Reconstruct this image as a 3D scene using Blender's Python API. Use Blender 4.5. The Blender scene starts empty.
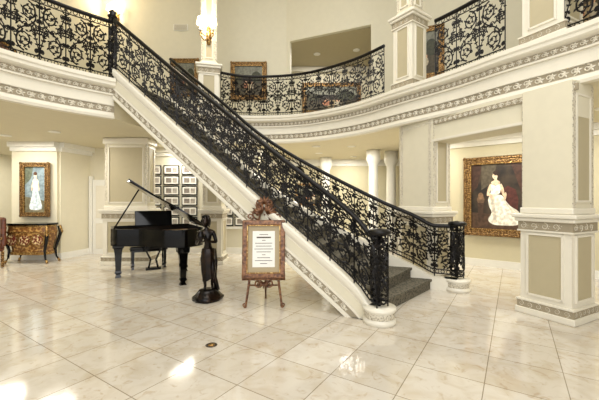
import bpy, bmesh, math, random
from mathutils import Vector, Matrix
random.seed(7)
scene=bpy.context.scene
try:
    scene.view_settings.view_transform='Standard'
except Exception: pass
pi=math.pi
def lin(c):
    return tuple(((v/255)/12.92 if v/255<=0.04045 else ((v/255+0.055)/1.055)**2.4) for v in c)+(1,)
# ---------------------------------------------------------------- materials
def mat(name,col,rough=0.5,metal=0.0,col2=None,scale=8,bump=0.0,emit=0,kind='noise',coat=0,detail=4,lo=.4,hi=.6):
    m=bpy.data.materials.new(name); m.use_nodes=True
    nt=m.node_tree; b=nt.nodes['Principled BSDF']
    b.inputs['Roughness'].default_value=rough; b.inputs['Metallic'].default_value=metal
    b.inputs['Base Color'].default_value=lin(col)
    if coat: b.inputs['Coat Weight'].default_value=coat; b.inputs['Coat Roughness'].default_value=.05
    tc=nt.nodes.new('ShaderNodeTexCoord')
    if kind=='vor':
        t=nt.nodes.new('ShaderNodeTexVoronoi'); t.feature='SMOOTH_F1'; out=t.outputs['Distance']
    else:
        t=nt.nodes.new('ShaderNodeTexNoise'); t.inputs['Detail'].default_value=detail; out=t.outputs['Fac']
    t.inputs['Scale'].default_value=scale
    nt.links.new(tc.outputs['Object'],t.inputs['Vector'])
    r=nt.nodes.new('ShaderNodeValToRGB')
    r.color_ramp.elements[0].position=lo; r.color_ramp.elements[1].position=hi
    c2=col2 if col2 else tuple(min(255,v*1.01) for v in col)
    r.color_ramp.elements[0].color=lin(col); r.color_ramp.elements[1].color=lin(c2)
    nt.links.new(out,r.inputs['Fac']); nt.links.new(r.outputs['Color'],b.inputs['Base Color'])
    if bump:
        bp=nt.nodes.new('ShaderNodeBump'); bp.inputs['Strength'].default_value=bump; bp.inputs['Distance'].default_value=.02
        nt.links.new(out,bp.inputs['Height']); nt.links.new(bp.outputs['Normal'],b.inputs['Normal'])
    if emit:
        b.inputs['Emission Color'].default_value=lin(col); b.inputs['Emission Strength'].default_value=emit
    return m
M_wall=mat('wall_cream',(218,211,187),.6)
M_wall2=mat('wall_khaki',(204,196,166),.6)
M_pale=mat('wall_pale',(214,209,188),.6)
M_taupe=mat('panel_taupe',(180,169,138),.55)
M_ceil=mat('ceiling_tan',(216,208,180),.7)
M_ceilw=mat('ceiling_white',(235,231,218),.7)
M_trim=mat('trim_cream',(225,219,202),.35)
M_white=mat('trim_white',(232,230,221),.35)
M_orn=mat('ornate_relief',(146,134,112),.5,col2=(214,206,186),scale=46,bump=.8,kind='vor',lo=.12,hi=.42)
M_rel=mat('carved_scroll',(206,198,178),.45,col2=(226,219,202),scale=30)
M_recess=mat('relief_ground',(154,143,120),.6)
M_iron=mat('wrought_iron',(11,10,10),.36,.5,col2=(30,27,25),scale=40)
M_black=mat('piano_lacquer',(4,4,4),.09,0)
M_black.node_tree.nodes['Principled BSDF'].inputs['Specular IOR Level'].default_value=.35
M_carpet=mat('stair_carpet',(52,49,42),.9,col2=(104,98,82),scale=34,kind='vor',lo=.2,hi=.5)
M_gold=mat('gilt',(140,104,56),.32,.75,col2=(202,170,108),scale=40,bump=.5,kind='vor')
M_dgold=mat('dark_gilt',(95,68,38),.35,.6,col2=(176,140,88),scale=45,bump=.6,kind='vor')
M_bronze=mat('bronze',(14,10,8),.22,.6,col2=(50,35,25),scale=9,lo=.45,hi=.7)
M_wood=mat('mahogany',(70,36,22),.3,col2=(104,56,34),scale=12)
M_brown=mat('easel_wood',(88,56,38),.35,.2,col2=(140,98,66),scale=25,bump=.3)
M_paper=mat('paper',(236,234,226),.7)
M_ink=mat('ink',(90,80,70),.7)
M_dark=mat('dark_metal',(70,60,48),.4,.5)
M_ivory=mat('ivory_keys',(240,236,225),.3)
M_glow=mat('lamp_glow',(255,232,186),.4,emit=7)
M_plate=mat('piano_plate',(176,130,60),.3,.6)
M_day=mat('daylight_glass',(250,248,235),.3,emit=1.6)
# floor
def floor_mat():
    m=bpy.data.materials.new('marble_tile'); m.use_nodes=True; nt=m.node_tree; b=nt.nodes['Principled BSDF']
    tc=nt.nodes.new('ShaderNodeTexCoord'); mp=nt.nodes.new('ShaderNodeMapping'); mp.inputs['Rotation'].default_value=(0,0,math.radians(33))
    nt.links.new(tc.outputs['Object'],mp.inputs['Vector'])
    br=nt.nodes.new('ShaderNodeTexBrick'); br.offset=0; br.squash=1
    br.inputs['Scale'].default_value=1; br.inputs['Brick Width'].default_value=.56; br.inputs['Row Height'].default_value=.56
    br.inputs['Mortar Size'].default_value=.004; br.inputs['Mortar Smooth'].default_value=.1
    br.inputs['Color1'].default_value=lin((210,203,190)); br.inputs['Color2'].default_value=lin((199,191,176)); br.inputs['Mortar'].default_value=lin((146,135,116))
    nt.links.new(mp.outputs['Vector'],br.inputs['Vector'])
    def layer(scale,dist,p0,p1,c,fac,prev):
        n=nt.nodes.new('ShaderNodeTexNoise'); n.inputs['Scale'].default_value=scale; n.inputs['Detail'].default_value=10; n.inputs['Distortion'].default_value=dist
        nt.links.new(tc.outputs['Object'],n.inputs['Vector'])
        r=nt.nodes.new('ShaderNodeValToRGB'); r.color_ramp.elements[0].position=p0; r.color_ramp.elements[1].position=p1
        r.color_ramp.elements[0].color=lin(c); r.color_ramp.elements[1].color=(1,1,1,1)
        nt.links.new(n.outputs['Fac'],r.inputs['Fac'])
        mx=nt.nodes.new('ShaderNodeMix'); mx.data_type='RGBA'; mx.blend_type='MULTIPLY'; mx.inputs[0].default_value=fac
        nt.links.new(prev,mx.inputs[6]); nt.links.new(r.outputs['Color'],mx.inputs[7]); return mx.outputs[2]
    o=layer(4.5,.8,.33,.55,(230,219,200),.55,br.outputs['Color'])
    o=layer(9,1.8,.30,.43,(206,180,144),.4,o)
    nt.links.new(o,b.inputs['Base Color'])
    b.inputs['Roughness'].default_value=.10; b.inputs['Specular IOR Level'].default_value=.8
    return m
M_floor=floor_mat()
# ---------------------------------------------------------------- helpers
def link(o,parent=None):
    scene.collection.objects.link(o)
    if parent: o.parent=parent
    return o
def empty(name,loc=(0,0,0),rz=0):
    e=bpy.data.objects.new(name,None); e.location=loc; e.rotation_euler=(0,0,rz); e.empty_display_size=.1
    return link(e)
def mesh(name,V,F,m,parent=None,smooth=False):
    me=bpy.data.meshes.new(name); me.from_pydata([tuple(v) for v in V],[],F); me.materials.append(m)
    bm=bmesh.new(); bm.from_mesh(me); bmesh.ops.recalc_face_normals(bm,faces=bm.faces); bm.to_mesh(me); bm.free()
    if smooth:
        for p in me.polygons: p.use_smooth=True
    return link(bpy.data.objects.new(name,me),parent)
def box(name,c,s,m,parent=None,rz=0,bev=0,rot=None):
    hx,hy,hz=s[0]/2,s[1]/2,s[2]/2
    V=[(x,y,z) for x in(-hx,hx) for y in(-hy,hy) for z in(-hz,hz)]
    F=[(0,1,3,2),(4,6,7,5),(0,4,5,1),(2,3,7,6),(0,2,6,4),(1,5,7,3)]
    o=mesh(name,V,F,m,parent); o.location=c; o.rotation_euler=rot if rot else (0,0,rz)
    if bev:
        b=o.modifiers.new('b','BEVEL'); b.width=bev; b.segments=2
    return o
def prism(name,poly,z0,z1,m,parent=None):
    bm=bmesh.new()
    vs=[bm.verts.new((p[0],p[1],z0)) for p in poly]; f=bm.faces.new(vs)
    r=bmesh.ops.extrude_face_region(bm,geom=[f])
    for v in [g for g in r['geom'] if isinstance(g,bmesh.types.BMVert)]: v.co.z=z1
    bmesh.ops.recalc_face_normals(bm,faces=bm.faces)
    bmesh.ops.triangulate(bm,faces=[f for f in bm.faces if len(f.verts)>4])
    me=bpy.data.meshes.new(name); bm.to_mesh(me); bm.free(); me.materials.append(m)
    return link(bpy.data.objects.new(name,me),parent)
def catmull(P,n=8):
    P=[tuple(p) for p in P]; out=[]
    Q=[tuple(2*a-b for a,b in zip(P[0],P[1]))]+P+[tuple(2*a-b for a,b in zip(P[-1],P[-2]))]
    for i in range(1,len(Q)-2):
        for k in range(n):
            t=k/n
            out.append(tuple(.5*((2*b)+(-a+c)*t+(2*a-5*b+4*c-d)*t*t+(-a+3*b-3*c+d)*t**3) for a,b,c,d in zip(Q[i-1],Q[i],Q[i+1],Q[i+2])))
    out.append(P[-1]); return out
def perp(path,i):
    a=path[max(0,i-1)]; b=path[min(len(path)-1,i+1)]
    dx,dy=b[0]-a[0],b[1]-a[1]; l=math.hypot(dx,dy) or 1
    return (dy/l,-dx/l)
def sweep(name,path,prof,m,parent=None,side=1,closed=True,clampz=None):
    V=[];F=[];n=len(prof)
    for i,p in enumerate(path):
        px,py=perp(path,i)
        z0=p[2] if len(p)>2 else 0
        for o,dz in prof:
            z=z0+dz
            if clampz is not None: z=max(clampz,z)
            V.append((p[0]+px*o*side,p[1]+py*o*side,z))
    for i in range(len(path)-1):
        for k in range(n if closed else n-1):
            a=i*n+k;b=i*n+(k+1)%n
            F.append((a,b,b+n,a+n))
    if closed:
        F.append(tuple(range(n))); F.append(tuple((len(path)-1)*n+k for k in range(n))[::-1])
    return mesh(name,V,F,m,parent)
class TubeBuf:
    def __init__(s): s.V=[];s.F=[]
    def tube(s,pts,r,nrm=None,sides=5):
        n=len(pts); base=len(s.V)
        for i,p in enumerate(pts):
            p=Vector(p); t=(Vector(pts[min(n-1,i+1)])-Vector(pts[max(0,i-1)]))
            if t.length<1e-9: t=Vector((0,0,1))
            t.normalize()
            nn=Vector(nrm(i)) if nrm else (Vector((0,0,1)) if abs(t.z)<.9 else Vector((1,0,0)))
            b=t.cross(nn)
            if b.length<1e-6: b=t.cross(Vector((.3,.8,.5)))
            b.normalize(); n2=b.cross(t)
            rr=r[i] if isinstance(r,(list,tuple)) else r
            for k in range(sides):
                a=2*pi*k/sides; s.V.append(p+(n2*math.cos(a)+b*math.sin(a))*rr)
        for i in range(n-1):
            for k in range(sides):
                a=base+i*sides+k;c=base+i*sides+(k+1)%sides
                s.F.append((a,c,c+sides,a+sides))
        s.F.append(tuple(base+k for k in range(sides))); s.F.append(tuple(base+(n-1)*sides+k for k in range(sides)))
    def leaf(s,p,d,n,L,W,T):
        p=Vector(p);d=Vector(d).normalized();n=Vector(n).normalized();b=d.cross(n)
        k=len(s.V)
        s.V+= [p,p+d*L*.4+b*W,p+d*L*.4-b*W,p+d*L*.45+n*T,p+d*L*.45-n*T,p+d*L]
        for a,c in((1,3),(3,2),(2,4),(4,1)): s.F+=[(k,k+a,k+c),(k+5,k+c,k+a)]
    def obj(s,name,m,parent=None,smooth=True): return mesh(name,s.V,s.F,m,parent,smooth)
def spiral(cx,cy,R,a0,turns,d,n=22,r1=.18):
    return [(cx+R*(1-(1-r1)*(i/n)**.85)*math.cos(a0+d*2*pi*turns*i/n),cy+R*(1-(1-r1)*(i/n)**.85)*math.sin(a0+d*2*pi*turns*i/n)) for i in range(n+1)]
def lathe(name,prof,m,parent=None,loc=(0,0,0),n=24):
    V=[];F=[]
    for r,z in prof:
        for k in range(n): V.append((r*math.cos(2*pi*k/n),r*math.sin(2*pi*k/n),z))
    for i in range(len(prof)-1):
        for k in range(n):
            a=i*n+k;b=i*n+(k+1)%n;F.append((a,b,b+n,a+n))
    F.append(tuple(range(n)));F.append(tuple((len(prof)-1)*n+k for k in range(n)))
    o=mesh(name,V,F,m,parent,True); o.location=loc
    return o
def carved_band(name,path,dz,h,off,side=1,parent=None,zmin=None):
    pts=[(p[0]+perp(path,i)[0]*off*side,p[1]+perp(path,i)[1]*off*side,(p[2] if len(p)>2 else 0)+dz) for i,p in enumerate(path)]
    L=[0]
    for a,b in zip(pts,pts[1:]): L.append(L[-1]+math.hypot(b[0]-a[0],b[1]-a[1]))
    T=L[-1]; w=h*1.25; n=int(T/w); tb=TubeBuf()
    def P(s,y):
        s=min(max(s,0),T); i=0
        while i<len(L)-2 and L[i+1]<s: i+=1
        t=(s-L[i])/((L[i+1]-L[i]) or 1); a,b=pts[i],pts[i+1]
        return Vector((a[0]+(b[0]-a[0])*t,a[1]+(b[1]-a[1])*t,a[2]+(b[2]-a[2])*t+y))
    for k in range(n):
        c=(k+.5)*w; sg=1 if k%2 else -1
        d=P(c+.02,0)-P(c-.02,0); N=Vector((d.y,-d.x,0)).normalized()
        if zmin is not None and P(c,0).z-h<zmin: continue
        sp_=spiral(c,0,h*.46,-sg*pi*.5,1.35,sg,12,.15)
        tb.tube([P(x,y) for x,y in sp_],[h*.085*(1-.4*i/13) for i in range(13)],lambda i:N,4)
        for q,l in((.3,.5),(1.5,.45),(2.6,.5),(3.9,.45),(5.2,.5)):
            u=P(c+.3*w,sg*h*.05); v=P(c+.3*w+.02*math.cos(q),sg*h*.05+.02*math.sin(q))
            tb.leaf(u,v-u,N,h*l,h*.12,h*.06)
    return tb.obj(name,M_rel,parent,False)
# ---------------------------------------------------------------- railing
def railing(name,path,H=.95,pw=.44,parent=None):
    e=empty(name)
    if parent: e.parent=parent
    L=[0]
    for a,b in zip(path,path[1:]): L.append(L[-1]+math.hypot(b[0]-a[0],b[1]-a[1]))
    T=L[-1]
    def P(s,h):
        s=min(max(s,0),T); i=0
        while i<len(L)-2 and L[i+1]<s: i+=1
        t=(s-L[i])/((L[i+1]-L[i]) or 1); a,b=path[i],path[i+1]
        return Vector((a[0]+(b[0]-a[0])*t,a[1]+(b[1]-a[1])*t,a[2]+(b[2]-a[2])*t+h))
    def N(s):
        a=P(s-.03,0);b=P(s+.03,0);d=b-a;v=Vector((d.y,-d.x,0)); return v.normalized() if v.length>1e-6 else Vector((1,0,0))
    tb=TubeBuf()
    def T2(pts,r): 
        tb.tube([P(x,y) for x,y in pts],[q*1.15 for q in r] if isinstance(r,list) else r*1.12,lambda i:N(pts[i][0]),4)
    def leaf(x,y,ang,l,w=.016):
        p=P(x,y);q=P(x+.02*math.cos(ang),y+.02*math.sin(ang)); d=q-p
        if d.length<1e-5: return
        tb.leaf(p,d,N(x),l,w*1.2,.009)
    n=max(1,round(T/pw)); w=T/n
    ns=max(2,int(T/.12))
    for hh,r in((.05,.010),(.12,.009),(H-.10,.009)):
        T2([(T*i/ns,hh) for i in range(ns+1)],r)
    hb=TubeBuf(); hb.tube([P(T*i/ns,H) for i in range(ns+1)],.034,lambda i:Vector((0,0,1)),8); hb.obj('handrail',M_iron,e)
    for k in range(n):
        x0=k*w; fl=(k%2==1)
        X=lambda x:(x0+(w-x*w/.44) if fl else x0+x*w/.44)
        sg=-1 if fl else 1
        h0=.12;hs=(H-.22)/.73
        Y=lambda y:h0+y*hs
        def A(cx,cy,R,a0,turns,d,r0=.0115,lv=True):
            pts=[(X(x),Y(y)) for x,y in spiral(cx,cy,R,a0,turns,d,20 if lv else 14)]
            m_=len(pts); T2(pts,[r0*(1-.45*i/m_) for i in range(m_)])
            ex,ey=pts[-1]; 
            for q in range(5): leaf(ex,ey,q*pi*.4+.4,.036,.012)
            if lv:
                for j in range(1,m_-5,2):
                    dx=pts[j+1][0]-pts[j][0];dy=pts[j+1][1]-pts[j][1]
                    leaf(pts[j][0],pts[j][1],math.atan2(dy,dx)-.9*d*sg,.058,.013)
                    if j%4==1: leaf(pts[j][0],pts[j][1],math.atan2(dy,dx)+.9*d*sg,.042,.011)
        def B(p0,p1,p2,p3,r=.009):
            pts=[]
            for i in range(11):
                t=i/10;u=1-t
                pts.append((X(u**3*p0[0]+3*u*u*t*p1[0]+3*u*t*t*p2[0]+t**3*p3[0]),Y(u**3*p0[1]+3*u*u*t*p1[1]+3*u*t*t*p2[1]+t**3*p3[1])))
            T2(pts,r)
            for j in range(1,9,2):
                dx=pts[j+1][0]-pts[j][0];dy=pts[j+1][1]-pts[j][1]; an_=math.atan2(dy,dx)
                leaf(pts[j][0],pts[j][1],an_+.8,.045,.012); leaf(pts[j][0],pts[j][1],an_-.8,.045,.012)
        A(.24,.17,.145,-pi*.5,1.7,1)
        A(.18,.57,.135,pi*.5,1.7,1)
        A(.36,.42,.085,0,1.5,1,.009); A(.07,.34,.085,pi,1.5,-1,.009)
        B((.345,.20),(.40,.36),(.02,.36),(.06,.54))
        A(.385,.655,.065,pi*.5,1.5,-1,.008,False); A(.045,.06,.055,-pi*.5,1.4,-1,.008,False)
        A(.41,.06,.05,-pi*.5,1.4,1,.008,False); A(.03,.68,.045,pi*.5,1.4,1,.008,False); A(.22,.37,.05,0,1.4,1,.007,False)
        A(.40,.26,.045,pi,1.4,1,.007,False); A(.02,.48,.04,0,1.4,-1,.007,False)
        B((.0,.0),(.02,.2),(.10,.25),(.08,.34),.007); B((.44,.73),(.42,.55),(.30,.5),(.36,.36),.007)
        for j in range(10): leaf(X(random.uniform(.02,.42)),Y(random.uniform(.03,.7)),random.uniform(0,6.28),.06,.014)
        T2([(x0,.0),(x0,H)],.0085)
        for c in range(4):
            cx=x0+(c+.5)*w/4
            T2([(cx+.03*math.cos(a*pi/4),H-.05+.035*math.sin(a*pi/4)) for a in range(9)],.006)
            T2([(cx+.028*math.cos(a*pi/4),.085+.028*math.sin(a*pi/4)) for a in range(9)],.005)
    T2([(T,0),(T,H)],.0085)
    tb.obj('scrollwork',M_iron,e,False)
    return e
def circ(cx,cy,r,z,n=20): return [(cx+r*math.cos(2*pi*i/n),cy+r*math.sin(2*pi*i/n),z) for i in range(n+1)]
# ---------------------------------------------------------------- room shell
H1=2.95; FL=3.6; TOP=9.0
box('floor',(-1,5,-.05),(17.4,15.4,.1),M_floor)
box('ceiling',(-1,5,TOP+.05),(17.4,15.4,.1),M_ceilw)
box('wall_back',(-1,12.6,TOP/2),(17.2,.2,TOP),M_wall)
box('wall_left',(-9.6,5,TOP/2),(.2,15,TOP),M_wall)
box('wall_right',(7.6,5,TOP/2),(.2,15,TOP),M_wall)
EL=catmull([(-4.85,-2.2),(-4.85,0),(-4.82,2.2),(-4.58,3.85),(-4.28,4.66),(-3.85,5.3),(-3.3,5.85)],5)
ER=catmull([(-2.95,7.5),(-2.1,8.05),(-1.25,8.4),(.05,8.22),(1.2,7.4),(2.0,6.3),(2.58,5.5),(2.98,4.8),(3.32,4.3),(3.58,3.88),(3.9,3.05),(4.1,1.6),(4.15,-.0),(4.15,-2.2)],5)
prism('floor_upper',EL+ER+[(7.5,-2.2),(7.5,12.5),(-9.5,12.5),(-9.5,-2.2)],H1,FL-.01,M_ceil)
fp=[(-.05,2.93),(.06,2.93),(.07,2.97),(.04,3.01),(.03,3.03),(.03,3.34),(.05,3.36),(.05,3.45),(.11,3.47),(.14,3.49),(.14,3.53),(.16,3.55),(.16,3.61),(-.05,3.61)]
for nm,pa in(('left',EL),('right',ER)):
    sweep('trim_balcony_'+nm,pa,fp,M_trim)
    sweep('trim_relief_'+nm,pa,[(.02,3.04),(.034,3.04),(.034,3.15),(.02,3.15)],M_recess)
    carved_band('trim_carving_'+nm,pa,3.095,.105,.04)
    sweep('trim_relief_upper_'+nm,pa,[(.02,3.37),(.056,3.37),(.056,3.45),(.02,3.45)],M_recess)
    carved_band('trim_carving_upper_'+nm,pa,3.41,.08,.062)
    sweep('trim_bead_'+nm,pa,[(.02,3.155),(.055,3.155),(.055,3.18),(.02,3.18)],M_trim)
    sweep('trim_bead_upper_'+nm,pa,[(.02,3.335),(.065,3.335),(.065,3.36),(.02,3.36)],M_trim)
def wallseg(name,a,b,z0,z1,m,th=.12,base=True,crown=False):
    dx,dy=b[0]-a[0],b[1]-a[1];l=math.hypot(dx,dy);an=math.atan2(dy,dx)
    e=box(name,((a[0]+b[0])/2,(a[1]+b[1])/2,(z0+z1)/2),(l,th,z1-z0),m,None,an)
    if base: box(name.replace('wall','baseboard'),((a[0]+b[0])/2,(a[1]+b[1])/2,z0+.08),(l+.01,th+.05,.16),M_white,None,an)
    if crown:
        box(name.replace('wall','trim_crown'),((a[0]+b[0])/2,(a[1]+b[1])/2,z1-.06),(l+.04,th+.24,.12),M_white,None,an)
        box(name.replace('wall','trim_crown_lower'),((a[0]+b[0])/2,(a[1]+b[1])/2,z1-.17),(l+.02,th+.1,.10),M_white,None,an)
    return e
wallseg('wall_portrait',(-7.24,8.36),(-6.1,8.36),0,H1,M_wall,crown=True)
wallseg('wall_return_left',(-6.1,8.36),(-5.9,9.3),0,H1,M_wall,crown=True)
wallseg('wall_door',(-5.9,9.3),(-4.9,9.3),0,H1,M_wall)
wallseg('wall_gallery',(-4.9,9.36),(-1.2,9.36),0,H1,M_pale,crown=True)
wallseg('wall_gallery_return',(-1.2,9.36),(-1.2,12.4),0,H1,M_wall2,crown=True)
wallseg('wall_painting',(2.75,8.75),(6.6,5.55),0,H1,M_wall2,crown=True)
wallseg('wall_hall_far',(-1.2,12.0),(3.6,12.0),0,H1,M_wall2,crown=True)
wallseg('wall_far_left',(-9.4,11.5),(-7.0,11.5),0,H1,M_wall)
box('trim_gallery_rail',(-3.05,9.27,.72),(3.7,.08,.06),M_white)
wallseg('wall_upper_left',(-6.3,-2),(-6.3,10.5),FL,TOP,M_pale,base=False)
wallseg('wall_upper_back',(-6.3,10.5),(-.4,10.5),FL,TOP,M_pale)
def lerp(a,b,t): return (a[0]+(b[0]-a[0])*t,a[1]+(b[1]-a[1])*t)
A0=(-.4,10.5);A1=(5.6,7.95)
wallseg('wall_upper_angle_1',lerp(A0,A1,0),lerp(A0,A1,.02),FL,TOP,M_pale)
wallseg('wall_upper_angle_2',lerp(A0,A1,.41),A1,FL,TOP,M_pale)
wallseg('wall_upper_angle_3',lerp(A0,A1,.02),lerp(A0,A1,.41),6.5,TOP,M_pale,base=False)
wallseg('wall_upper_right',A1,(6.4,-2),FL,TOP,M_pale,base=False)
prism('ceiling_upper_alcove',[(-.5,10.6),(2.2,9.5),(4.0,12.4),(-.5,12.4)],6.5,6.6,M_taupe)
box('trim_alcove_crown',(1.2,12.42,6.4),(3.6,.16,.18),M_trim)
d=empty('door_1',(-5.35,9.2,0)); box('slab',(0,0,1.03),(.8,.05,2.06),M_white,d)
for x in(-.18,.18):
    for z,h in((.5,.7),(1.45,.9)): box('panel',(x,-.03,z),(.26,.015,h),M_trim,d,bev=.005)
for x in(-.45,.45): box('casing',(x,-.01,1.08),(.09,.08,2.16),M_white,d)
lathe('knob',[(0,0),(.03,.01),(.03,.03),(0,.05)],M_dgold,d,(.33,-.06,1.0),12)
w=empty('window_1',(-8.0,11.4,1.3)); box('glass',(0,0,0),(1.3,.03,1.9),M_day,w)
for x in(-.68,0,.68): box('mullion',(x,-.02,0),(.07,.07,2.0),M_white,w)
for z in(-1,0,1): box('rail',(0,-.02,z),(1.43,.07,.07),M_white,w)
# ---------------------------------------------------------------- pedestals & piers
def panels(e,w,dp,z0,z1,inset=.09,m=M_taupe,bead=M_trim,th=.01,axes=(0,1)):
    zc=(z0+z1)/2;h=z1-z0-2*inset*.7
    for ax,W,D in((0,w,dp),(1,dp,w)):
        if ax not in axes: continue
        for sg in(-1,1):
            pw=W-2*inset
            if ax==0:
                box('inset_panel',(0,sg*D/2,zc),(pw,th,h),m,e)
                for q in(-1,1):
                    box('bead',(q*pw/2,sg*D/2,zc),(.026,th*4,h+.026),bead,e); box('bead',(0,sg*D/2,zc+q*h/2),(pw,th*4,.026),bead,e)
            else:
                box('inset_panel',(sg*D/2,0,zc),(th,pw,h),m,e)
                for q in(-1,1):
                    box('bead',(sg*D/2,q*pw/2,zc),(th*4,.026,h+.026),bead,e); box('bead',(sg*D/2,0,zc+q*h/2),(th*4,pw,.026),bead,e)
def carve_block(e,w,d,z,h):
    box('relief_ground',(0,0,z),(w,d,h),M_recess,e)
    hx,hy=w/2,d/2
    c=[(-hx,-hy),(-hx,hy),(hx,hy),(hx,-hy),(-hx,-hy)]
    for i in range(4):
        carved_band('carving',[c[i+1],c[i]],z,h*.92,.004,-1 if False else 1 if False else -1,e)
def pedestal(name,x,y,z0,rz,w,dp,h,shaft=None,inset=.09,style=0):
    e=empty(name,(x,y,z0),rz)
    box('plinth',(0,0,.04),(w+.10,dp+.10,.08),M_trim,e,bev=.01)
    carve_block(e,w+.06,dp+.06,.125,.09)
    box('plinth_cap',(0,0,.18),(w+.08,dp+.08,.02),M_trim,e)
    box('die',(0,0,h/2),(w,dp,h-.05),M_trim,e)
    panels(e,w,dp,.2,h-.2,inset)
    carve_block(e,w+.04,dp+.04,h-.155,.11)
    box('neck_bead',(0,0,h-.22),(w+.06,dp+.06,.02),M_trim,e)
    box('cap_lower',(0,0,h-.075),(w+.11,dp+.11,.05),M_trim,e,bev=.015)
    box('cap',(0,0,h-.025),(w+.16,dp+.16,.05),M_trim,e,bev=.012)
    if shaft:
        sw,sd,z1=shaft; hh=z1-z0-h
        box('shaft',(0,0,h+hh/2),(sw,sd,hh),M_wall,e)
        box('shaft_base',(0,0,h+.04),(sw+.05,sd+.05,.08),M_trim,e,bev=.015)
        zc=h+hh/2
        if style==0:
            box('shaft_capital',(0,0,h+hh-.08),(sw+.08,sd+.08,.14),M_trim,e,bev=.015)
            for sx in(-1,1):
                for sy in(-1,1):
                    box('edge_relief',(sx*(sw/2-.02),sy*(sd/2-.02),zc),(.05,.05,hh-.24),M_orn,e)
            panels(e,sw,sd,h+.1,h+hh-.15,.09,M_taupe)
        else:
            for sx in(-1,1):
                for sy in(-1,1):
                    box('edge_relief',(sx*(sw/2-.035),sy*(sd/2),zc+.03),(.06,.02,hh-.1),M_orn,e)
            panels(e,sw,sd,h+.1,h+hh-.1,.09,M_taupe,axes=(0,))
            if style==2:
                for sy in(-1,1): box('edge_relief',(-sw/2,sy*(sd/2-.06),zc+.03),(.02,.05,hh-.1),M_orn,e)
    return e
P1=(3.2,3.87); aa=(-.46,.888); bb=(.888,.46); WR=math.atan2(.46,.888)
def W(s,o): return (P1[0]+aa[0]*s+bb[0]*o,P1[1]+aa[1]*s+bb[1]*o)
c=W(.33,.37)
pedestal('pedestal_column',c[0],c[1],0,WR,.58,.58,1.32,(.52,.56,H1),style=1)
c=W(2.5,.34)
pedestal('pedestal_column',c[0],c[1],0,WR,.5,.82,1.30,(.44,.8,H1),style=2)
c=W(1.4,.37)
box('trim_header',(c[0],c[1],2.735),(.44,2.72,.43),M_wall,None,WR)
c=W(1.45,.14); box('trim_header_relief_top',(c[0],c[1],2.86),(.03,2.9,.08),M_recess,None,WR)
carved_band('trim_header_carving',[W(0,.125),W(2.9,.125)],2.86,.075,.004,-1)
c=W(1.35,.14); box('trim_header_bead',(c[0],c[1],2.545),(.04,1.6,.04),M_trim,None,WR)
pedestal('pilaster',-4.04,7.9,0,0,1.04,.5,1.28,(.98,.42,H1),.1)
pedestal('pilaster',-2.05,7.95,0,0,.46,.5,1.28,(.42,.42,H1),.09)
for x,y in((2.15,9.6),(2.75,9.9),(.9,11.3)):
    lathe('round_column',[(.2,0),(.2,.12),(.16,.16),(.15,.3),(.13,2.5),(.15,2.55),(.2,2.65),(.2,H1)],M_white,None,(x,y,0))
pedestal('balcony_pedestal',-2.22,8.1,FL,.25,.46,.46,1.15,(.34,.34,TOP))
pedestal('balcony_pedestal',2.17,6.5,FL,-.95+pi/2,.44,.44,1.48,(.34,.34,TOP))
pedestal('balcony_pedestal',3.48,4.55,FL,WR,.5,.5,1.48,(.4,.4,TOP))
# ---------------------------------------------------------------- staircase
R=[(3.6,(-3.25,5.8),(-2.9,7.4)),(2.6,(-2.1,5.42),(-1.75,6.95)),(1.8,(-1.15,5.05),(-.85,6.62)),(1.28,(-.55,4.81),(-.1,6.4)),(.8,(.03,4.55),(.75,6.18)),(.4,(.52,4.31),(1.5,5.95)),(.17,(.76,4.2),(2.0,5.78)),(0,(.88,4.12),(2.3,5.66))]
near=catmull([(r[1][0],r[1][1],r[0]) for r in R]+[(.98,4.06,0)],8)
far=catmull([(r[2][0],r[2][1],r[0]) for r in R]+[(2.62,5.5,0)],8)
near=[(x,y,max(0,z)) for x,y,z in near]; far=[(x,y,max(0,z)) for x,y,z in far]
def at(path,z):
    for a,b in zip(path,path[1:]):
        if a[2]>=z>=b[2] and a[2]>b[2]:
            t=(a[2]-z)/(a[2]-b[2]); return Vector((a[0]+(b[0]-a[0])*t,a[1]+(b[1]-a[1])*t))
    return Vector((path[0][0],path[0][1])) if z>=3.5 else Vector((R[-1][1])) if path is near else Vector(R[-1][2])
st=empty('staircase')
V=[];F=[]; NR=21; rh=FL/NR
for i in range(NR):
    z=i*rh; a=at(near,z);b=at(far,z);c_=at(far,z+rh);d_=at(near,z+rh)
    def ins(p,q,t=.06): 
        v=(q-p).normalized(); return p+v*t
    A_,B_=ins(a,b),ins(b,a);C_,D_=ins(c_,d_),ins(d_,c_)
    out=((a-d_).normalized())*.025; out2=((b-c_).normalized())*.025
    zt=z+rh; zb=max(0,z-.12)
    for (p,q,r_,s_,z0,z1) in((A_,B_,C_,D_,zb,zt-.04),(A_+out,B_+out2,C_,D_,zt-.04,zt)):
        k=len(V)
        V+=[(v.x,v.y,z0) for v in(p,q,r_,s_)]+[(v.x,v.y,z1) for v in(p,q,r_,s_)]
        F+=[(k,k+1,k+2,k+3),(k+4,k+5,k+6,k+7),(k,k+1,k+5,k+4),(k+1,k+2,k+6,k+5),(k+2,k+3,k+7,k+6),(k+3,k,k+4,k+7)]
mesh('steps',V,F,M_carpet,st)
sp=[(-.14,-.34),(.03,-.34),(.045,-.33),(.045,-.29),(.015,-.27),(.015,.06),(.04,.08),(.05,.12),(.05,.17),(.03,.20),(-.14,.20)]
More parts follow.
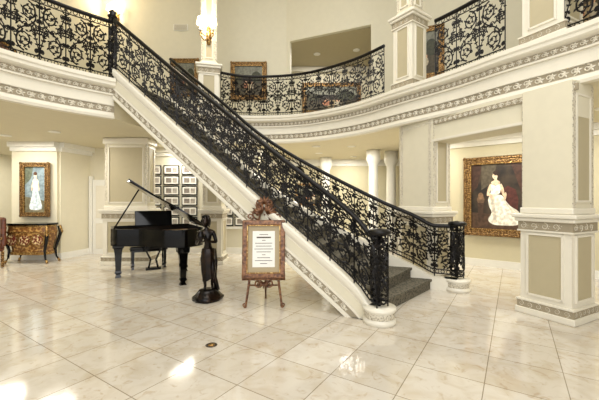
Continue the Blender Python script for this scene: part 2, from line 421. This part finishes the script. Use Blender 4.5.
for nm,pa,sd in(('near',near,1),('far',far,-1)):
    sweep('stringer_'+nm,pa,sp,M_trim,st,sd,clampz=0)
    sweep('stringer_relief_'+nm,pa,[(.01,-.27),(.022,-.27),(.022,-.17),(.01,-.17)],M_recess,st,sd,clampz=0)
    carved_band('stringer_carving_'+nm,pa,-.22,.09,.028,sd,st,zmin=-.03)
    sweep('stringer_bead_'+nm,pa,[(.01,-.165),(.035,-.165),(.035,-.145),(.01,-.145)],M_trim,st,sd,clampz=0)
    sweep('stringer_panel_'+nm,pa,[(.01,-.11),(.022,-.11),(.022,.03),(.01,.03)],M_wall,st,sd,clampz=0)
V=[];F=[];cnt=0
for i,(a,b) in enumerate(zip(near,far)):
    if min(a[2],b[2])-.32<=0: break
    for zz in(-.32,-.27):
        V+=[(a[0],a[1],a[2]+zz),(b[0],b[1],b[2]+zz)]
    cnt+=1
for i in range(cnt-1):
    k=i*4
    F+=[(k,k+1,k+5,k+4),(k+2,k+3,k+7,k+6)]
mesh('soffit',V,F,M_ceil,st)
NP=((.98,4.05),(2.62,5.48))
for (x,y) in NP:
    lathe('newel_plinth',[(.20,0),(.20,.05),(.175,.07),(.175,.14),(.20,.16),(.20,.2),(0,.2)],M_trim,st,(x,y,0),32)
    lathe('newel_plinth_relief',[(.178,.07),(.181,.08),(.181,.13),(.178,.14)],M_orn,st,(x,y,0),32)
for pa,pp,(x,y) in((near,.32,NP[0]),(far,.34,NP[1])):
    rl=railing('stair_railing',[(x_,y_,z_+.2) for x_,y_,z_ in pa],.86,pp)
    n_=railing('newel_post',circ(x,y,.105,.2),.90,.22,parent=rl)
    lathe('newel_cap',[(.0,.88),(.135,.88),(.145,.915),(.12,.94),(.0,.955)],M_iron,n_,(x,y,.2))
    lathe('newel_core',[(.02,0),(.02,.9)],M_iron,n_,(x,y,.2),8)
def toff(path,o,z): 
    return [(p[0]-perp(path,i)[0]*o,p[1]-perp(path,i)[1]*o,z) for i,p in enumerate(path)]
bl=toff(EL,.02,FL); rl=railing('balcony_railing',[p for p in bl if p[1]>1.5],1.05,.36)
np_=railing('newel_post',circ(-3.33,5.88,.06,FL),1.15,.19,parent=rl)
lathe('newel_cap',[(0,1.15),(.08,1.16),(.05,1.2),(.06,1.25),(0,1.3)],M_iron,np_,(-3.33,5.88,FL))
br_=toff(ER,.02,FL)
railing('balcony_railing',[p for p in br_ if p[0]>-2.0 and p[1]>6.72],1.05,.36)
railing('balcony_railing',[p for p in br_ if p[0]>2.3 and p[1]>4.8],1.05,.36)
railing('balcony_railing',[p for p in br_ if 1.5<p[1]<4.3 and p[0]>3],1.05,.36)
# ---------------------------------------------------------------- lights fixtures
DL=[(-7.6,6.5,H1),(-6.6,7.4,H1),(-5.2,7.0,H1),(-5.8,5.0,H1),(-3.2,8.8,H1),(-.6,9.4,H1),(.6,10.2,H1),(1.4,8.9,H1),(.45,8.9,H1),(3.8,6.3,H1),(4.8,5.2,H1),(2.8,7.7,H1),(-8.2,10.2,H1),(1.8,11.0,H1),(.6,11.3,6.5),(1.9,11.0,6.5)]
for i,(x,y,z) in enumerate(DL):
    e=empty('recessed_downlight',(x,y,z))
    lathe('trim_ring',[(.08,-.014),(.115,-.014),(.115,0),(.08,0)],M_white,e,n=20); lathe('lens',[(0,-.008),(.08,-.008),(.08,-.002)],M_glow,e,n=20)
    l=bpy.data.lights.new('downlight','AREA'); l.shape='DISK'; l.size=.7; l.energy=32; l.color=(1,.955,.86)
    o=bpy.data.objects.new('downlight_lamp',l); o.location=(0,0,-.03); link(o,e)
def area(name,loc,size,en,rot=(0,0,0),col=(1,.985,.95)):
    l=bpy.data.lights.new(name,'AREA'); l.size=size; l.energy=en; l.color=col
    o=bpy.data.objects.new(name,l); o.location=loc; o.rotation_euler=rot; link(o)
area('atrium_fill',(0,3.5,8.8),5,350)  # added overhead fill to brighten the hall, no lamp fixture there
area('window_daylight',(0,-2.0,4.0),6,290,(math.radians(84),0,0),(.99,.99,1))
def sconce(x,y,z,rz=0):
    e=empty('wall_sconce',(x,y,z),rz); e.scale=(1.5,1.5,1.5)
    lathe('backplate',[(0,-.16),(.03,-.14),(.045,0),(.03,.12),(0,.15)],M_gold,e,(0,0,0),12)
    tb=TubeBuf()
    for s in(-1,1):
        tb.tube([(0,-.02,-.08),(s*.05,-.08,-.11),(s*.10,-.11,-.05),(s*.10,-.11,.02)],.011)
        tb.tube([(0,-.02,.0),(s*.04,-.06,-.04),(s*.09,-.09,.0)],.009)
    tb.obj('arms',M_gold,e)
    for s in(-1,1):
        lathe('cup',[(.01,0),(.035,.015),(.02,.03),(.014,.03),(.014,.11),(0,.11)],M_ivory,e,(s*.10,-.11,.02),12)
        lathe('shade',[(.0,0),(.06,.0),(.04,.11),(0,.11)],M_glow,e,(s*.10,-.11,.12),14)
    l=bpy.data.lights.new('sconce_light','POINT'); l.energy=34; l.color=(1,.80,.52); l.shadow_soft_size=.1
    o=bpy.data.objects.new('sconce_bulb',l); o.location=(0,-.25,.2); link(o,e)
sconce(-2.18,7.92,5.45); sconce(-5.75,10.4,7.2)
v=empty('air_vent',(-3.75,10.42,6.95)); box('frame',(0,0,0),(.45,.02,.2),M_white,v)
for i in range(5): box('louver',(0,-.015,-.07+i*.035),(.4,.015,.012),M_taupe,v)
# ---------------------------------------------------------------- paintings
cm={}
def col(c,rough=.5):
    if c not in cm: cm[c]=mat('paint_%d_%d_%d'%c,c,rough,col2=tuple(min(255,int(v*1.2+6)) for v in c),scale=14,detail=6)
    return cm[c]
def ell(cx,cy,rx,ry,rot=0,n=20):
    return [(cx+rx*math.cos(t)*math.cos(rot)-ry*math.sin(t)*math.sin(rot),cy+rx*math.cos(t)*math.sin(rot)+ry*math.sin(t)*math.cos(rot)) for t in [2*pi*i/n for i in range(n)]]
def painting(name,loc,rz,w,h,fw,bg,shapes=(),fm=None):
    fm=fm or M_gold
    e=empty(name,loc,rz)
    box('canvas',(0,0,0),(w-fw,.02,h-fw),bg,e)
    for s in(-1,1):
        box('frame_side',(s*(w/2-fw/2),-.02,0),(fw,.06,h),fm,e,bev=fw*.2)
        box('frame_rail',(0,-.02,s*(h/2-fw/2)),(w-2*fw,.06,fw),fm,e,bev=fw*.2)
        box('frame_lip',(s*(w/2-fw*.25),-.055,0),(fw*.35,.03,h*1.01),fm,e,bev=fw*.08)
        box('frame_lip',(0,-.055,s*(h/2-fw*.25)),(w,.03,fw*.35),fm,e,bev=fw*.08)
        box('frame_inner_bead',(s*(w/2-fw*.95),-.045,0),(fw*.12,.02,h-1.8*fw),M_gold,e); box('frame_inner_bead',(0,-.045,s*(h/2-fw*.95)),(w-1.8*fw,.02,fw*.12),M_gold,e)
    for i,(poly,c_) in enumerate(shapes):
        mesh('painted_shape',[(x*(w-2*fw)/2,-.0115-.0006*i,y*(h-2*fw)/2) for x,y in poly],[tuple(range(len(poly)))],col(c_),e)
    return e
M_pdark=mat('painting_dark',(30,24,19),.5,col2=(66,53,40),scale=3)
lady=[([(-1,-1),(1,-1),(1,-.62),(-1,-.5)],(70,50,36)),([(-1,.1),(-.75,.3),(-.55,1),(-1,1)],(58,36,28)),([(.5,1),(1,1),(1,-.1),(.85,.2),(.7,.55)],(62,38,28)),
 ([(-.6,1),(.0,1),(-.2,.4),(-.6,.2)],(74,66,52)),
 ([(.1,.15),(.4,.32),(.68,.2),(.78,-.1),(.75,-.5),(.2,-.5)],(70,32,26)),
 (catmull([(-.24,.12),(.02,.06),(.2,.02),(.34,-.15),(.5,-.3),(.78,-.45),(.98,-.72),(.7,-.86),(.25,-.88),(-.15,-.86),(-.34,-.72),(-.2,-.5),(-.3,-.3),(-.34,-.1)],3),(214,208,194)),
 ([(-.26,-.08),(-.1,-.1),(.0,-.8),(-.12,-.82)],(190,182,166)),([(.05,-.05),(.15,-.1),(.5,-.75),(.38,-.8)],(228,222,210)),([(.25,-.1),(.32,-.18),(.8,-.62),(.7,-.7)],(186,178,162)),
 (catmull([(-.22,.38),(-.05,.33),(.12,.38),(.14,.22),(.08,.08),(-.2,.08),(-.24,.25)],3),(222,216,202)),
 (ell(-.05,.42,.17,.075),(214,184,156)),(ell(-.3,.2,.055,.2,-.35),(212,180,152)),(ell(-.22,.0,.055,.15,.9),(214,184,156)),(ell(.2,.2,.055,.2,.3),(212,180,152)),(ell(.3,.0,.05,.13,-.2),(210,178,150)),
 (ell(-.05,.51,.055,.09),(210,180,152)),(ell(-.07,.63,.1,.105),(218,190,162)),(ell(-.02,.72,.13,.075),(44,28,20)),(ell(.06,.65,.045,.09),(44,28,20)),
 (ell(-.1,.64,.015,.01),(50,34,28)),(ell(-.04,.64,.015,.01),(50,34,28)),(ell(-.08,.58,.025,.01),(150,70,60)),
 (ell(-.62,-.1,.15,.14),(96,74,54)),(ell(-.62,.02,.1,.1),(120,92,66)),([(-.75,-.2),(-.5,-.2),(-.55,-.75),(-.7,-.75)],(60,42,30))]
def on_wall(a,b,t,o):
    p=lerp(a,b,t);dx,dy=b[0]-a[0],b[1]-a[1];l=math.hypot(dx,dy); return (p[0]+dy/l*o,p[1]-dx/l*o),math.atan2(dy,dx)
(pt,an)=on_wall((2.75,8.75),(6.6,5.55),.435,.11)
painting('portrait_painting',(pt[0],pt[1],1.58),an,1.36,1.78,.17,M_pdark,lady,M_dgold)
(pt,an)=on_wall((2.75,8.75),(6.6,5.55),.055,.11)
painting('portrait_painting',(pt[0],pt[1],1.75),an,.42,1.0,.07,M_pdark,[(ell(0,.1,.4,.5),(130,90,60)),(ell(0,.5,.2,.18),(204,164,134))],M_dgold)
lady2=[([(-1,-1),(1,-1),(1,1),(-1,1)],(118,134,140)),([(-1,.2),(-.4,.5),(-.2,1),(-1,1)],(86,92,76)),([(-1,-1),(1,-1),(1,-.5),(-1,-.3)],(104,98,76)),(catmull([(-.3,.4),(0,.36),(.3,.4),(.22,.05),(.45,-.4),(.6,-.85),(-.55,-.85),(-.4,-.4),(-.22,.05)],3),(196,208,214)),([(-.05,.0),(.1,.0),(.25,-.8),(.05,-.8)],(176,190,198)),(ell(0,.42,.24,.07),(224,194,170)),(ell(0,.6,.14,.12),(226,196,170)),(ell(0,.7,.18,.08),(80,52,34)),(ell(-.3,.15,.07,.22,-.3),(222,190,164)),(ell(.3,.15,.07,.22,.3),(222,190,164))]
painting('portrait_painting',(-6.6,8.26,1.76),0,.74,1.36,.11,col((110,130,140)),lady2,M_dgold)
def small(px,py):
    x=-(300-px)/330*9.27; z=1.5+(200-py)*9.27/330
    e=empty('framed_photograph',(x,9.27,z))
    box('frame',(0,0,0),(.44,.03,.26),M_black,e,bev=.005); box('mat_board',(0,-.016,0),(.385,.004,.205),M_paper,e)
    box('photo',(-.07,-.019,0),(.15,.003,.13),col((120,112,104)),e); box('photo',(.1,-.019,0),(.12,.003,.13),col((150,144,134)),e)
for r in range(6):
    for c_ in(154,172,190): small(c_,170+r*10.3)
for r in range(5):
    for c_ in(226,243): small(c_,180+r*10.3)
scenery=[([(-1,-1),(1,-1),(1,-.2),(.3,-.05),(-.4,-.25),(-1,-.1)],(58,50,32)),([(-1,1),(1,1),(1,.3),(-1,.35)],(104,104,92)),(ell(.55,.25,.35,.4),(46,48,30)),(ell(-.7,.1,.25,.35),(52,50,32)),([(-.2,-.8),(.1,-.8),(.15,-.1),(-.05,-.1)],(128,110,80)),(ell(-.2,-.35,.16,.2),(140,90,64)),(ell(-.2,-.1,.07,.08),(190,150,120)),(ell(.25,-.4,.14,.2),(150,140,120)),(ell(.25,-.15,.07,.08),(190,150,120))]
painting('landscape_painting',(-1.6,10.4,5.25),0,1.15,1.2,.14,M_pdark,scenery,M_dgold)
painting('landscape_painting',(-3.6,10.4,5.35),0,.9,1.2,.14,M_pdark,scenery,M_dgold)
painting('landscape_painting',(1.2,12.4,5.3),0,2.2,1.2,.14,M_pdark,scenery,M_dgold)
(pt,an)=on_wall(A0,A1,.62,.11); painting('landscape_painting',(pt[0],pt[1],5.4),an,1.1,1.4,.14,M_pdark,scenery,M_dgold)
(pt,an)=on_wall(A1,(6.4,-2),.15,.11); painting('landscape_painting',(pt[0],pt[1],5.4),an,1.5,1.6,.14,M_pdark,scenery,M_dgold)
painting('landscape_painting',(.4,11.88,1.7),0,1.1,.8,.08,M_pdark,scenery,M_dgold)
# ---------------------------------------------------------------- grand piano
O=(-2.98-.5*.15,6.71+.866*.15)
p=empty('grand_piano',(O[0],O[1],0),math.radians(30))
def outl(off=0):
    pts=catmull([(-.75,.72),(-.68,.86),(-.5,.97),(-.28,1.10),(-.10,1.32),(.08,1.50),(.30,1.60),(.52,1.56),(.68,1.42),(.75,1.2)],5)
    full=[(-.75,0)]+pts+[(.75,0)]
    if off:
        cx,cy=.1,.7; full=[(cx+(x-cx)*(1-off),cy+(y-cy)*(1-off)) for x,y in full]
    return [(x,-y) for x,y in full]
o1,o2=outl(),outl(.07)
n=len(o1)
V=[(x,y,.70) for x,y in o1]+[(x,y,.99) for x,y in o1]+[(x,y,.99) for x,y in o2]+[(x,y,.72) for x,y in o2]
F=[]
for i in range(n):
    j=(i+1)%n
    F+=[(i,j,n+j,n+i),(n+i,n+j,2*n+j,2*n+i),(2*n+i,2*n+j,3*n+j,3*n+i)]
rim=mesh('rim',V,F,M_black,p)
prism('bottom',o1,.69,.71,M_black,p); prism('iron_plate',[(x*.97,y) for x,y in o2],.86,.88,M_plate,p)
tb=TubeBuf()
for i in range(26):
    x=-.6+i*.05; y1=-1.4+ (0 if x>.1 else (.1-x)*.95)
    tb.tube([(x,-.42,.895),(x+.02,y1,.895)],.003,sides=4)
tb.obj('strings',M_gold,p)
lid=empty('lid',(.75,0,1.0)); lid.parent=p; lid.rotation_euler=(0,math.radians(34),0)
prism('lid_panel',[(x-.75,y) for x,y in outl() if y<-.35] +[(0,-.36),(-1.5,-.36)],.0,.03,M_black,lid)
prism('lid_flap',[(-1.5,-.38),(0,-.38),(0,-.74),(-1.5,-.74)],.034,.06,M_black,lid)
tb=TubeBuf(); tb.tube([(-.70,-.72,.98),(-.30,-.74,1.69)],.014); tb.obj('lid_prop',M_black,p)
box('key_bed',(0,.06,.70),(1.5,.26,.05),M_black,p,bev=.01)
for s in(-1,1): box('cheek',(s*.71,.06,.79),(.08,.26,.2),M_black,p,bev=.03)
box('fallboard',(0,-.05,.86),(1.36,.03,.2),M_black,p); box('white_keys',(0,.08,.745),(1.34,.15,.03),M_ivory,p)
for i in range(52):
    if i%7 in(0,1,3,4,5): box('black_key',(-.655+i*.0257,.05,.767),(.012,.09,.018),M_black,p)
box('music_desk',(0,-.30,1.14),(.68,.02,.30),M_black,p,rot=(math.radians(-15),0,0),bev=.01)
box('desk_shelf',(0,-.27,1.0),(.9,.2,.02),M_black,p)
def leg(nm,x,y,par,h=.69,s=.07):
    V=[];F=[]
    L=[(.0,.045),(.06,.028),(.09,.05),(.13,.038),(.45,.05),(.56,.062),(.58,.08),(h-.02,.085),(h,.085)]
    for z,r in L:
        r=r*s/.07; V+=[(x-r,y-r,min(z,h)),(x+r,y-r,min(z,h)),(x+r,y+r,min(z,h)),(x-r,y+r,min(z,h))]
    for i in range(len(L)-1):
        for k in range(4):
            a=i*4+k;b=i*4+(k+1)%4;F.append((a,b,b+4,a+4))
    F+=[(0,1,2,3),tuple(len(L)*4-4+k for k in range(4))]
    mesh(nm,V,F,M_black,par)
leg('leg_1',-.62,-.15,p,s=.085);leg('leg_2',.62,-.15,p,s=.085);leg('leg_3',.36,-1.35,p,s=.085)
tb=TubeBuf()
for s in(-1,1): tb.tube([(s*.10,-.2,.7),(s*.14,-.2,.5),(s*.05,-.2,.3),(s*.09,-.2,.12)],.02)
for s in(-1,0,1): tb.tube([(s*.05,-.2,.12),(s*.05,.0,.07)],.009)
tb.obj('pedal_lyre',M_black,p); box('lyre_base',(0,-.2,.12),(.28,.1,.05),M_black,p)
for i in(1,2,3):
    x,y={1:(-.62,-.15),2:(.62,-.15),3:(.36,-1.35)}[i]
    lathe('caster',[(0,0),(.03,0),(.03,.04),(0,.04)],M_gold,p,(x,y,0.0),12)
bn=empty('piano_bench',(O[0]+.5*-.62,O[1]+.866*.62-.02,0),math.radians(30))
box('seat',(0,0,.46),(.75,.36,.07),M_black,bn,bev=.02); box('apron',(0,0,.40),(.68,.3,.06),M_black,bn)
for sx in(-1,1):
    for sy in(-1,1): leg('leg',sx*.32,sy*.13,bn,.42,.045)
# ---------------------------------------------------------------- easel
e=empty('display_easel',(-.50,4.62,0),math.radians(2))
tb=TubeBuf()
for s in(-1,1):
    tb.tube([(s*.27,0,.0),(s*.25,.0,.03),(s*.20,.03,.4),(s*.12,.1,1.0),(s*.05,.14,1.36)],[.024,.016,.018,.017,.015],sides=8)
tb.tube([(0,.42,.0),(0,.16,1.3)],.014,sides=8); tb.tube([(-.21,.03,.30),(.21,.03,.30)],.012); tb.tube([(-.3,-.03,.40),(.3,-.03,.40)],.018,sides=8)
def sc(cx,cz,R,a0,t,d,y=-.02,r=.014):
    tb.tube([(x,y,z) for x,z in spiral(cx,cz,R,a0,t,d)],[r*(1-.4*i/23) for i in range(23)],lambda i:(0,1,0),6)
for s in(-1,1):
    sc(s*.09,1.31,.09,-pi/2,1.4,s,.1); sc(s*.06,1.46,.06,-pi/2,1.4,s,.1); sc(s*.20,1.26,.055,-pi/2,1.3,-s,.08); sc(s*.07,.32,.06,pi/2,1.4,-s,-.0); sc(s*.27,.035,.035,-pi/2,1.2,-s)
    for a in range(5): tb.leaf((s*.03,.08,1.3),(s*math.cos(a*.4),0,math.sin(a*.4)+.2),(0,1,0),.18,.03,.02)
for a in range(7):
    tb.leaf((0,.08,1.44),(math.cos(a*pi/6),0,math.sin(a*pi/6)),(0,1,0),.13,.03,.02)
    tb.leaf((0,-.02,.36),(math.cos(a*pi/6),0,-math.sin(a*pi/6)),(0,1,0),.11,.02,.02)
tb.obj('easel_frame',M_brown,e)
b=empty('framed_notice',(0,-.0,.815)); b.parent=e; b.rotation_euler=(math.radians(-6),0,0)
box('backing',(0,0,0),(.58,.02,.78),M_dgold,b)
M_mat=mat('mat_board',(172,156,124),.6)
box('mat_board',(0,-.012,0),(.46,.006,.66),M_mat,b); box('paper',(0,-.017,0),(.31,.004,.50),M_paper,b)
for s in(-1,1):
    box('frame_side',(s*.26,-.02,0),(.075,.05,.8),M_brown,b,bev=.015); box('frame_rail',(0,-.02,s*.365),(.6,.05,.075),M_brown,b,bev=.015)
    box('frame_bead',(s*.225,-.035,0),(.012,.03,.66),M_gold,b); box('frame_bead',(0,-.035,s*.325),(.45,.03,.012),M_gold,b)
for i in range(11):
    wd=[.12,.2,.05,.24,.22,.26,.2,.05,.18,.24,.1][i]
    box('text_line',(0,-.0195,.2-i*.04),(wd,.001,.008 if i!=1 else .02),M_ink,b)
# ---------------------------------------------------------------- statue
s=empty('bronze_statue',(-1.38,4.95,0),math.radians(15)); s.scale=(1.08,1.08,1.12)
V=[];F=[];nn=20
lv=[(.0,.20,.16),(.04,.21,.17),(.07,.18,.14),(.11,.15,.12),(.15,.11,.09)]
for z,rx,ry in lv:
    for k in range(nn):
        a=2*pi*k/nn;j=1+.10*math.sin(3*a+z*20)+.05*math.sin(7*a); V.append((rx*j*math.cos(a),ry*j*math.sin(a),z))
for i in range(len(lv)-1):
    for k in range(nn):
        a=i*nn+k;b_=i*nn+(k+1)%nn;F.append((a,b_,b_+nn,a+nn))
F+=[tuple(range(nn)),tuple((len(lv)-1)*nn+k for k in range(nn))]
mesh('rocky_base',V,F,M_bronze,s,True)
def skin(name,J,E,root,m,parent,sub=2):
    me=bpy.data.meshes.new(name); me.from_pydata([j[0] for j in J],E,[]); me.materials.append(m)
    o=link(bpy.data.objects.new(name,me),parent)
    md=o.modifiers.new('skin','SKIN'); md.use_smooth_shade=True
    for i,j in enumerate(J):
        sv=me.skin_vertices[0].data[i]; r=j[1]; sv.radius=(r,r) if not isinstance(r,tuple) else r
        sv.use_root=(i==root)
    sb=o.modifiers.new('sub','SUBSURF'); sb.levels=sub; sb.render_levels=sub
    return o
J=[((0,0,.66),(.075,.06)),((.012,0,.73),(.058,.045)),((.0,-.005,.83),(.078,.055)),((-.01,0,.91),(.07,.045)),((-.012,-.005,.955),(.028,.028)),((-.02,-.012,.985),(.026,.026)),
 ((-.045,0,.60),.056),((-.05,-.015,.38),.036),((-.03,.01,.19),.021),((-.04,-.07,.155),.018),
 ((.05,0,.60),.056),((.075,-.05,.39),.036),((.06,.03,.21),.021),((.07,-.05,.155),.018),
 ((-.095,0,.90),.034),((-.15,-.03,.76),.024),((-.12,-.14,.83),.016),((-.11,-.17,.85),(.018,.010)),
 ((.08,0,.90),.034),((.12,-.07,.78),.024),((.01,-.15,.80),.016),((-.02,-.17,.815),(.018,.010))]
E=[(0,1),(1,2),(2,3),(3,4),(4,5),(0,6),(6,7),(7,8),(8,9),(0,10),(10,11),(11,12),(12,13),(3,14),(14,15),(15,16),(16,17),(3,18),(18,19),(19,20),(20,21)]
skin('figure_body',J,E,0,M_bronze,s)
tb=TubeBuf()
for (hx,hy,hz,dx) in((-.11,-.17,.85,-.3),(-.02,-.17,.815,-.8)):
    for f in range(4):
        off=(f-1.5)*.011; l=[.034,.042,.039,.03][f]
        tb.tube([(hx+off*.6,hy,hz+off),(hx+off*.6+dx*l*.5,hy-l*.6,hz+off+l*.3),(hx+off*.6+dx*l,hy-l*.7,hz+off-l*.1)],[.006,.0055,.004],sides=6)
    tb.tube([(hx,hy+.01,hz+.01),(hx+.02,hy-.01,hz+.03),(hx+.015,hy-.03,hz+.035)],[.007,.006,.004],sides=6)
tb.obj('fingers',M_bronze,s)
hd=empty('head',(-.022,-.02,1.05)); hd.parent=s; hd.rotation_euler=(.15,0,-.35)
V=[];F=[];na,nb=20,14
for i in range(nb+1):
    ph=pi*i/nb; z=math.cos(ph)
    for k in range(na):
        a=2*pi*k/na; x=math.sin(ph)*math.cos(a);y=math.sin(ph)*math.sin(a)
        jx=.85 if z>-.2 else .85+(z+.2)*.45
        yy=y*.066; 
        if y<-.8 and abs(x)<.25: yy-= .014*max(0,1-abs(z+.12)/.25)
        if y<-.6 and .12<z<.3 and .2<abs(x)<.55: yy+=.006
        if y<-.75 and abs(z+.45)<.1: yy-=.005
        V.append((x*.056*jx,yy,z*.078))
for i in range(nb):
    for k in range(na):
        a=i*na+k;b_=i*na+(k+1)%na;F.append((a,b_,b_+na,a+na))
mesh('face',V,F,M_bronze,hd,True)
for q in(-1,1):
    lathe('ear',[(0,-.016),(.009,-.008),(.010,.008),(0,.016)],M_bronze,hd,(q*.05,.005,-.005),8); lathe('eye',[(0,-.006),(.008,0),(0,.006)],M_bronze,hd,(q*.02,-.056,.01),8)
tb=TubeBuf()
for k in range(22):
    a=-.25+ (pi+.5)*k/21
    x,y=math.cos(a),math.sin(a)
    tb.tube([(0,.0,.085),(x*.04,y*.045,.07),(x*.056,y*.066,.02),(x*.05,y*.064,-.04),(x*.035,.03+y*.04,-.08)],[.012,.014,.014,.011,.005],sides=6)
tb.obj('hair',M_bronze,hd)
V=[];F=[];na=28
lv=[(.69,.085,.067),(.64,.094,.078),(.55,.09,.08),(.45,.08,.072),(.38,.076,.068),(.31,.078,.07)]
for i,(z,rx,ry) in enumerate(lv):
    for k in range(na):
        a=2*pi*k/na;j=1+.03*i/2*math.sin(7*a+z*6); V.append((rx*j*math.cos(a)+.01,ry*j*math.sin(a)-.01,z+.05*math.sin(a+.8)*(i/5)))
for i in range(len(lv)-1):
    for k in range(na):
        a=i*na+k;b_=i*na+(k+1)%na;F.append((a,b_,b_+na,a+na))
mesh('drapery',V,F,M_bronze,s,True)
tb=TubeBuf(); tb.tube([(.09,.04,.68),(.11,.03,.5),(.10,.05,.3),(.13,.02,.12)],[.026,.03,.026,.04],sides=8)
tb.obj('trailing_cloth',M_bronze,s)
lathe('held_urn',[(0,0),(.03,.0),(.02,.02),(.05,.06),(.055,.09),(.03,.12),(.04,.14),(0,.14)],M_bronze,s,(-.085,-.20,.80),16)
# ---------------------------------------------------------------- commodes
M_lac=mat('painted_lacquer',(120,78,38),.3,.1,col2=(190,148,84),scale=22,kind='vor')
M_flow=mat('panel_flowers',(110,46,34),.3,col2=(226,204,150),scale=26,kind='vor')
def commode(name,x,y,z,rz,w=1.05,body=None):
    body=body or M_lac
    e=empty(name,(x,y,z),rz)
    def ring(hw,hd,zz,n=32):
        R_=[]
        for k in range(n):
            a=2*pi*k/n;ca,sa=math.cos(a),math.sin(a)
            R_.append((hw*math.copysign(abs(ca)**.45,ca),hd*math.copysign(abs(sa)**.55,sa),zz))
        return R_
    def loft(nm,L,m):
        V=[];F=[];n=32
        for hw,hd,zz in L: V.extend(ring(hw,hd,zz))
        for i in range(len(L)-1):
            for k in range(n):
                a=i*n+k;b=i*n+(k+1)%n;F.append((a,b,b+n,a+n))
        F.extend([tuple(range(n)),tuple((len(L)-1)*n+k for k in range(n))]); mesh(nm,V,F,m,e,False)
    h=w/2
    loft('bombe_body',[(h*.84,.20,.24),(h*.80,.19,.32),(h*.84,.205,.45),(h*.94,.24,.62),(h*.97,.25,.74),(h*.93,.235,.86),(h*.92,.23,.9)],body)
    loft('apron',[(h*.86,.21,.20),(h*.86,.21,.27)],M_gold); loft('top',[(h,.26,.90),(h,.26,.945)],M_black)
    loft('drawer_band',[(h*.985,.255,.73),(h*.99,.257,.75)],M_gold); loft('top_band',[(h*.95,.245,.87),(h*.96,.247,.9)],M_gold)
    tb=TubeBuf();tg=TubeBuf()
    for sx in(-1,1):
        for sy in(-1,1):
            tb.tube([(sx*h*.92,sy*.2,.86),(sx*h*.98,sy*.22,.7),(sx*h*.9,sy*.19,.5),(sx*h*.8,sy*.17,.3),(sx*h*.84,sy*.18,.12),(sx*h*.94,sy*.2,.02),(sx*h*.97,sy*.21,0)],[.03,.04,.035,.03,.02,.025,.02],sides=8)
            tg.tube([(sx*h*.95,sy*.215,.88),(sx*h*1.0,sy*.235,.72),(sx*h*.96,sy*.22,.6)],[.03,.042,.01],sides=8)
            tg.tube([(sx*h*.9,sy*.19,.07),(sx*h*.96,sy*.205,.0)],[.026,.03],sides=8)
    tb.obj('cabriole_legs',M_black,e); tg.obj('gilt_mounts',M_gold,e)
    for q in(-1,0,1):
        pts=ell(0,0,1,1)
        mesh('floral_panel_rim',[(xx*.145*w+q*.29*w,-.240,.56+zz*.145) for xx,zz in pts],[tuple(range(20))],M_gold,e)
        mesh('floral_panel',[(xx*.12*w+q*.29*w,-.243,.56+zz*.12) for xx,zz in pts],[tuple(range(20))],M_flow,e)
    return e
commode('bombe_commode',-6.45,7.98,0,0)
commode('bombe_commode',-5.85,6.0,FL,pi/2,1.1,M_wood)
a=empty('armchair',(-7.0,7.3,0),math.radians(-30))
box('seat',(0,0,.42),(.6,.58,.14),M_wood,a,bev=.05);box('back',(0,.28,.78),(.56,.1,.66),M_wood,a,bev=.06)
for sx in(-1,1):
    box('arm',(sx*.29,0,.64),(.06,.5,.05),M_dgold,a,bev=.02);box('arm_post',(sx*.29,-.2,.53),(.05,.05,.2),M_dgold,a)
    for sy in(-1,1): box('leg',(sx*.26,sy*.25,.18),(.055,.055,.36),M_dgold,a,bev=.01)
f=empty('floor_drain',(-.91,3.41,0)); lathe('ring',[(.055,0),(.06,.003),(.045,.005),(0,.004)],M_dark,f,n=24); lathe('cap',[(0,.006),(.035,.006),(.035,.004)],M_gold,f,n=20)
# ---------------------------------------------------------------- world, camera
wd=bpy.data.worlds.new('world'); scene.world=wd; wd.use_nodes=True
wd.node_tree.nodes['Background'].inputs[0].default_value=(1,.99,.975,1); wd.node_tree.nodes['Background'].inputs[1].default_value=.92
cam=bpy.data.cameras.new('camera'); cam.sensor_width=36; cam.lens=36*330/599; cam.clip_start=.05
co=bpy.data.objects.new('camera',cam); co.location=(0,0,1.5); co.rotation_euler=(math.radians(90),0,0); link(co); scene.camera=co
